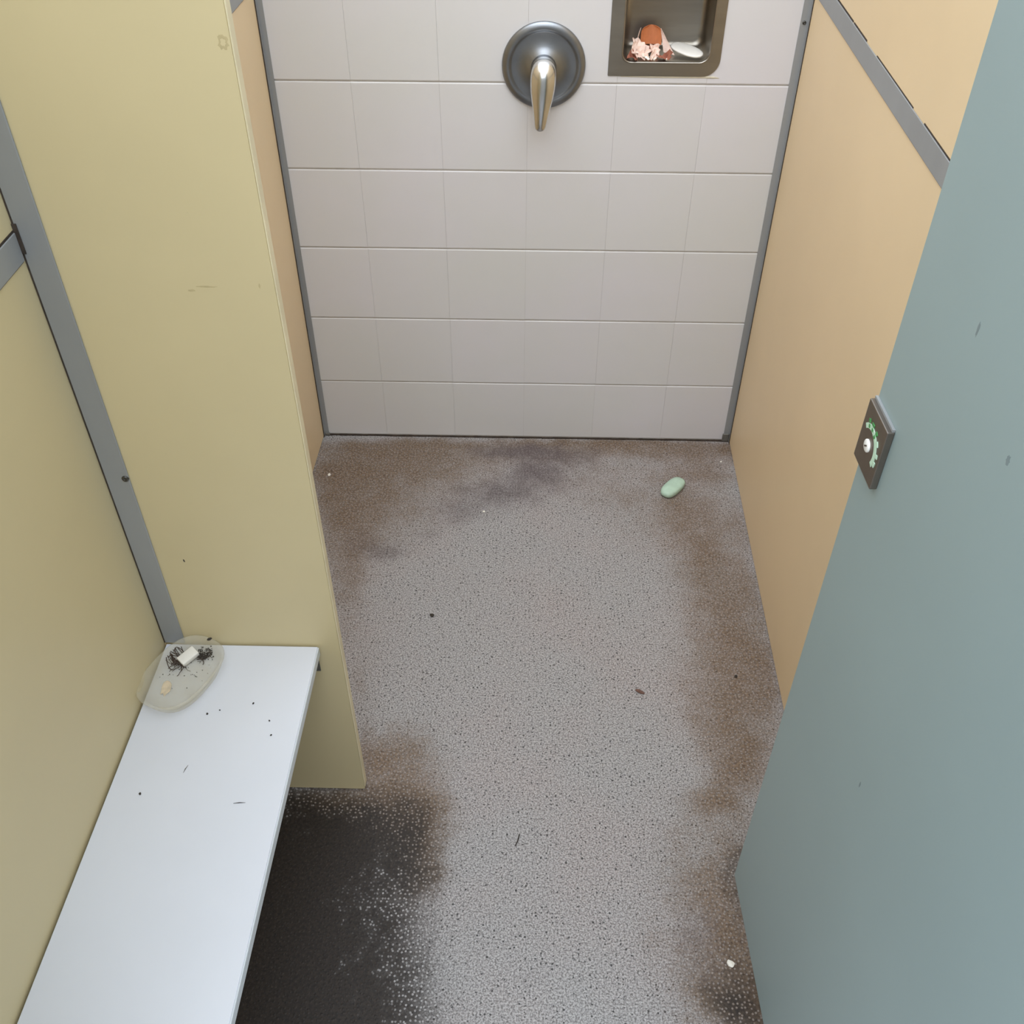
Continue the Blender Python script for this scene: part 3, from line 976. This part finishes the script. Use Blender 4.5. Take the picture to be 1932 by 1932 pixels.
# ------------------------------------------------------------------ plastic dish on the bench
DX, DY = -0.5540, -1.2310
dish = empty('soap_dish', (DX, DY, BZ))
tag(dish, 'oval frosted plastic soap dish with dirty soap on the white bench', 'soap dish')
DANG = D(66)
def oval_ring(bm, a, b, z, n=48):
    out = []
    for i in range(n):
        t = 2 * math.pi * i / n
        ct, st = math.cos(t), math.sin(t)
        x, y = a * math.copysign(abs(ct) ** (2 / 2.6), ct), b * math.copysign(abs(st) ** (2 / 2.6), st)
        out.append(bm.verts.new((x * math.cos(DANG) - y * math.sin(DANG), x * math.sin(DANG) + y * math.cos(DANG), z)))
    return out
bm = bmesh.new()
prof = [(0.052, 0.0008, 0.034), (0.058, 0.0008, 0.039), (0.064, 0.004, 0.044), (0.0705, 0.016, 0.0490), (0.0750, 0.0265, 0.0525), (0.0770, 0.0285, 0.0540),
        (0.0780, 0.0275, 0.0550), (0.0765, 0.0255, 0.0540), (0.0720, 0.0145, 0.0500), (0.0650, 0.0030, 0.0450), (0.058, 0.0002, 0.040), (0.052, 0.0002, 0.034)]
# inner surface first, then rim, then outer surface
inner = prof[:6]
loops = []
for a, z, b in inner:
    loops.append(oval_ring(bm, a - 0.0022, b - 0.0022, z + 0.0012))
for a, z, b in prof[6:]:
    loops.append(oval_ring(bm, a, b, z))
for A, B in zip(loops, loops[1:]):
    bridge(bm, A, B)
bm.faces.new(loops[0])
bm.faces.new(loops[-1][::-1])
mesh_obj('dish_shell', bm, 'plastic', dish, True)
bm = bmesh.new()
rr = random.Random(8)
c = bm.verts.new((-0.026, -0.014, 0.0024))
ring = [bm.verts.new((-0.026 + (0.007 + 0.006 * rr.random()) * math.cos(t), -0.014 + (0.011 + 0.008 * rr.random()) * math.sin(t), 0.0022)) for t in (2 * math.pi * i / 14 for i in range(14))]
for i in range(14):
    bm.faces.new((c, ring[i], ring[(i + 1) % 14]))
bm.faces.new(ring[::-1])
M['residue'] = surface('tan_soap_residue', srgb(206, 190, 164), 0.6, var=0.12, scale=90.0)
mesh_obj('soap_residue', bm, 'residue', dish)

def dish_q(x, y):
    dx, dy = x - DX, y - DY
    al, be = dx * math.cos(DANG) + dy * math.sin(DANG), -dx * math.sin(DANG) + dy * math.cos(DANG)
    return (abs(al / 0.062) ** 2.6 + abs(be / 0.042) ** 2.6) ** (1 / 2.6)

def dish_z(x, y):
    return BZ + 0.0026 + max(0.0, dish_q(x, y) - 0.95) * 0.1

bm = bmesh.new()
box(bm, -0.0160, 0.0160, -0.0095, 0.0095, -0.005, 0.005)
bevel(bm, 0.0016, 2)
SX, SY = -0.5575, -1.1860
wsp = mesh_obj('soap_piece', bm, 'soap_white', None, True, (SX, SY, dish_z(SX, SY) + 0.0078))
wsp.rotation_euler = (D(8), D(-8), D(48))
tag(wsp, 'small white rectangular soap piece lying in the plastic dish', 'soap')

# hair tangled round the soap piece
bm = bmesh.new()
rr = random.Random(5)
def hair(pts, r=0.0005):
    ok = []
    for x, y, h in pts:
        if dish_q(x, y) > 1.14:
            break
        ok.append((x, y, dish_z(x, y) + 0.0014 + h))
    if len(ok) < 3:
        return
    pts = ok
    sweep(bm, pts, [(r, r)] * len(pts), (0.3, 0.2, 1), 5)
for k in range(46):
    a0 = D(rr.choice((200, 215, 230, 210, 225, 180, 20, 0, 150, 250)) + rr.uniform(-15, 15))
    sx, sy = SX + 0.014 * math.cos(a0), SY + 0.013 * math.sin(a0)
    L = rr.uniform(0.010, 0.030)
    bend = rr.uniform(-2.8, 2.8)
    pts, ang, px, py = [], a0, sx, sy
    for i in range(8):
        pts.append((px, py, 0.0018 * abs(math.sin(i * 0.9 + k))))
        ang += bend / 8
        px += L / 8 * math.cos(ang)
        py += L / 8 * math.sin(ang)
    hair(pts, rr.uniform(0.0003, 0.0008))
for cx, cy, r0, a, b in ((-0.5770, -1.1960, 0.0120, 260, 90), (-0.5490, -1.1640, 0.011, 170, 260), (-0.5360, -1.1660, 0.016, 200, 300), (-0.5900, -1.2000, 0.010, 20, 160)):
    hair([(cx + r0 * math.cos(D(a + (b - a) * i / 11)), cy + r0 * 1.2 * math.sin(D(a + (b - a) * i / 11)), 0.0004 + 0.001 * math.sin(i * 0.5)) for i in range(12)], 0.0007)
ho_ = mesh_obj('hair_tangle', bm, 'hair')
tag(ho_, 'dark brown hair tangled round the soap piece in the plastic dish', 'hair', kind='stuff')

bm = bmesh.new()
for k in range(190):
    t = rr.random()
    x = SX + 0.013 + 0.026 * t + rr.gauss(0, 0.0030)
    y = SY + 0.008 + 0.001 * t + rr.gauss(0, 0.0042)
    if k > 160:
        x, y = SX + rr.gauss(0.004, 0.022), SY - 0.012 + rr.gauss(-0.014, 0.016)
    if dish_q(x, y) > 1.1:
        continue
    mm = Matrix.Translation((x, y, dish_z(x, y) + rr.uniform(0.0024, 0.0036))) @ Matrix.Rotation(rr.uniform(0, 3), 4, 'Z')
    bmesh.ops.create_icosphere(bm, subdivisions=1, radius=rr.uniform(0.0005, 0.0015) * (0.7 if k > 160 else 1), matrix=mm)
deb = mesh_obj('grit_clump', bm, 'dark_bit')
tag(deb, 'dark gritty dirt beside the soap piece in the plastic dish', 'dirt', kind='stuff')
bm = bmesh.new()
mm = Matrix.Translation((-0.5235, -1.1630, dish_z(-0.5235, -1.1630) + 0.0012)) @ Matrix.Rotation(0.6, 4, 'Z') @ Matrix.Diagonal((1.6, 1.0, 0.7, 1))
bmesh.ops.create_icosphere(bm, subdivisions=2, radius=0.0028, matrix=mm)
o = mesh_obj('dark_crumb', bm, 'dark_bit', None, True)
tag(o, 'black crumb stuck inside the far rim of the plastic dish', 'crumb')

# ------------------------------------------------------------------ loose bits
def chunk(name, loc, size, seed, mat, label, cat, group=None):
    bm = bmesh.new()
    bmesh.ops.create_icosphere(bm, subdivisions=2, radius=1.0)
    for v in bm.verts:
        f = 1 + 0.35 * mnoise.noise(v.co * 1.7 + Vector((seed, 0, 0)))
        v.co = Vector((v.co.x * size[0] * f, v.co.y * size[1] * f, v.co.z * size[2] * f))
    mz = min(v.co.z for v in bm.verts)
    for v in bm.verts:
        v.co.z -= mz
    o = mesh_obj(name, bm, mat, None, False, loc)
    o.rotation_euler = (0, 0, seed * 1.3)
    return tag(o, label, cat, group)

chunk('floor_chip', (-0.1062, -0.3154, 0), (0.0034, 0.0030, 0.0018), 1, 'white_bit', 'tiny white chip on the floor in front of the dark grime patch', 'chip', 'white chips on the floor')
chunk('floor_chip', (0.3790, -1.4790, 0), (0.0062, 0.0075, 0.0025), 3, 'white_bit', 'larger white chip on the dirty floor beside the open door', 'chip', 'white chips on the floor')
chunk('floor_chip', (-0.537, -0.176, 0), (0.0060, 0.0040, 0.0015), 6, 'white_bit', 'white chip on the floor by the left shower wall', 'chip', 'white chips on the floor')
chunk('floor_chip', (0.545, -0.094, 0), (0.0026, 0.0026, 0.0015), 7, 'white_bit', 'tiny white chip in the back right corner of the floor', 'chip', 'white chips on the floor')
chunk('pebble', (-0.2133, -0.6804, 0), (0.0055, 0.0045, 0.003), 2, 'dark_bit', 'small dark pebble on the clean grey floor left of centre', 'pebble', 'dark pebbles on the floor')
chunk('pebble', (0.479, -0.8438, 0), (0.0036, 0.0036, 0.0022), 5, 'dark_bit', 'small dark pebble on the brown floor edge near the right wall', 'pebble', 'dark pebbles on the floor')
bm = bmesh.new()
sweep(bm, [(0.0035, 0.013, 0.0012), (0.001, 0.004, 0.0013), (-0.001, -0.004, 0.0012), (-0.005, -0.013, 0.0012)], [(0.0008, 0.0008), (0.0011, 0.001), (0.0012, 0.0011), (0.0009, 0.0009)], (1, 0, 0), 8)
o = mesh_obj('twig', bm, 'dark_bit', None, True, (0.0, -1.2508, 0))
tag(o, 'short dark twig on the clean grey floor', 'twig')
g = []
for j in range(3):
    v = (j - 1)
    g.append([Vector((0.011 * (i / 6 - 0.5) * 2, v * 0.0045 * math.sqrt(max(0.04, 1 - (i / 6 * 2 - 1) ** 2)), 0.0012 + 0.0018 * abs(v) + 0.001 * math.sin(i))) for i in range(7)])
o = sheet('dry_leaf', g, 'leaf', None, (0.2618, -0.8913, 0), 0.0005)
o.rotation_euler = (0, 0, D(-25))
tag(o, 'small curled dry leaf on the grey floor right of centre', 'leaf')

crumbs = [(-0.5005, -1.2940, 1.0, 'left dark crumb of the pair just in front of the plastic dish'),
          (-0.4820, -1.2865, 0.6, 'tiny crumb beside the pair in front of the plastic dish'),
          (-0.4310, -1.2720, 0.9, 'dark crumb on the bench to the right of the plastic dish'),
          (-0.3980, -1.3050, 0.8, 'upper of two dark crumbs near the bench front edge'),
          (-0.3900, -1.3320, 0.8, 'lower of two dark crumbs near the bench front edge'),
          (-0.5650, -1.4400, 1.1, 'dark crumb on the middle of the bench near the yellow wall')]
for k, (x, y, sc, lab) in enumerate(crumbs):
    chunk('bench_crumb', (x, y, BZ), (0.0021 * sc, 0.0016 * sc, 0.001), k + 11, 'dark_bit', lab, 'crumb', 'crumbs on the bench')
for k, (x, y, a, L, lab) in enumerate(((-0.4130, -1.4520, 5, 0.018, 'thin dark splinter lying across the bench near its front edge'),
                                        (-0.5080, -1.3960, 75, 0.014, 'thin grey splinter in the middle of the bench'))):
    bm = bmesh.new()
    sweep(bm, [(-L / 2, 0, 0.0006), (0, 0.0006, 0.0007), (L / 2, 0, 0.0006)], [(0.0003, 0.0003), (0.0007, 0.0005), (0.0002, 0.0002)], (0, 1, 0), 6)
    o = mesh_obj('splinter', bm, 'dark_bit' if k == 0 else 'alu_dark', None, False, (x, y, BZ))
    o.rotation_euler = (0, 0, D(a))
    tag(o, lab, 'splinter', 'splinters on the bench')
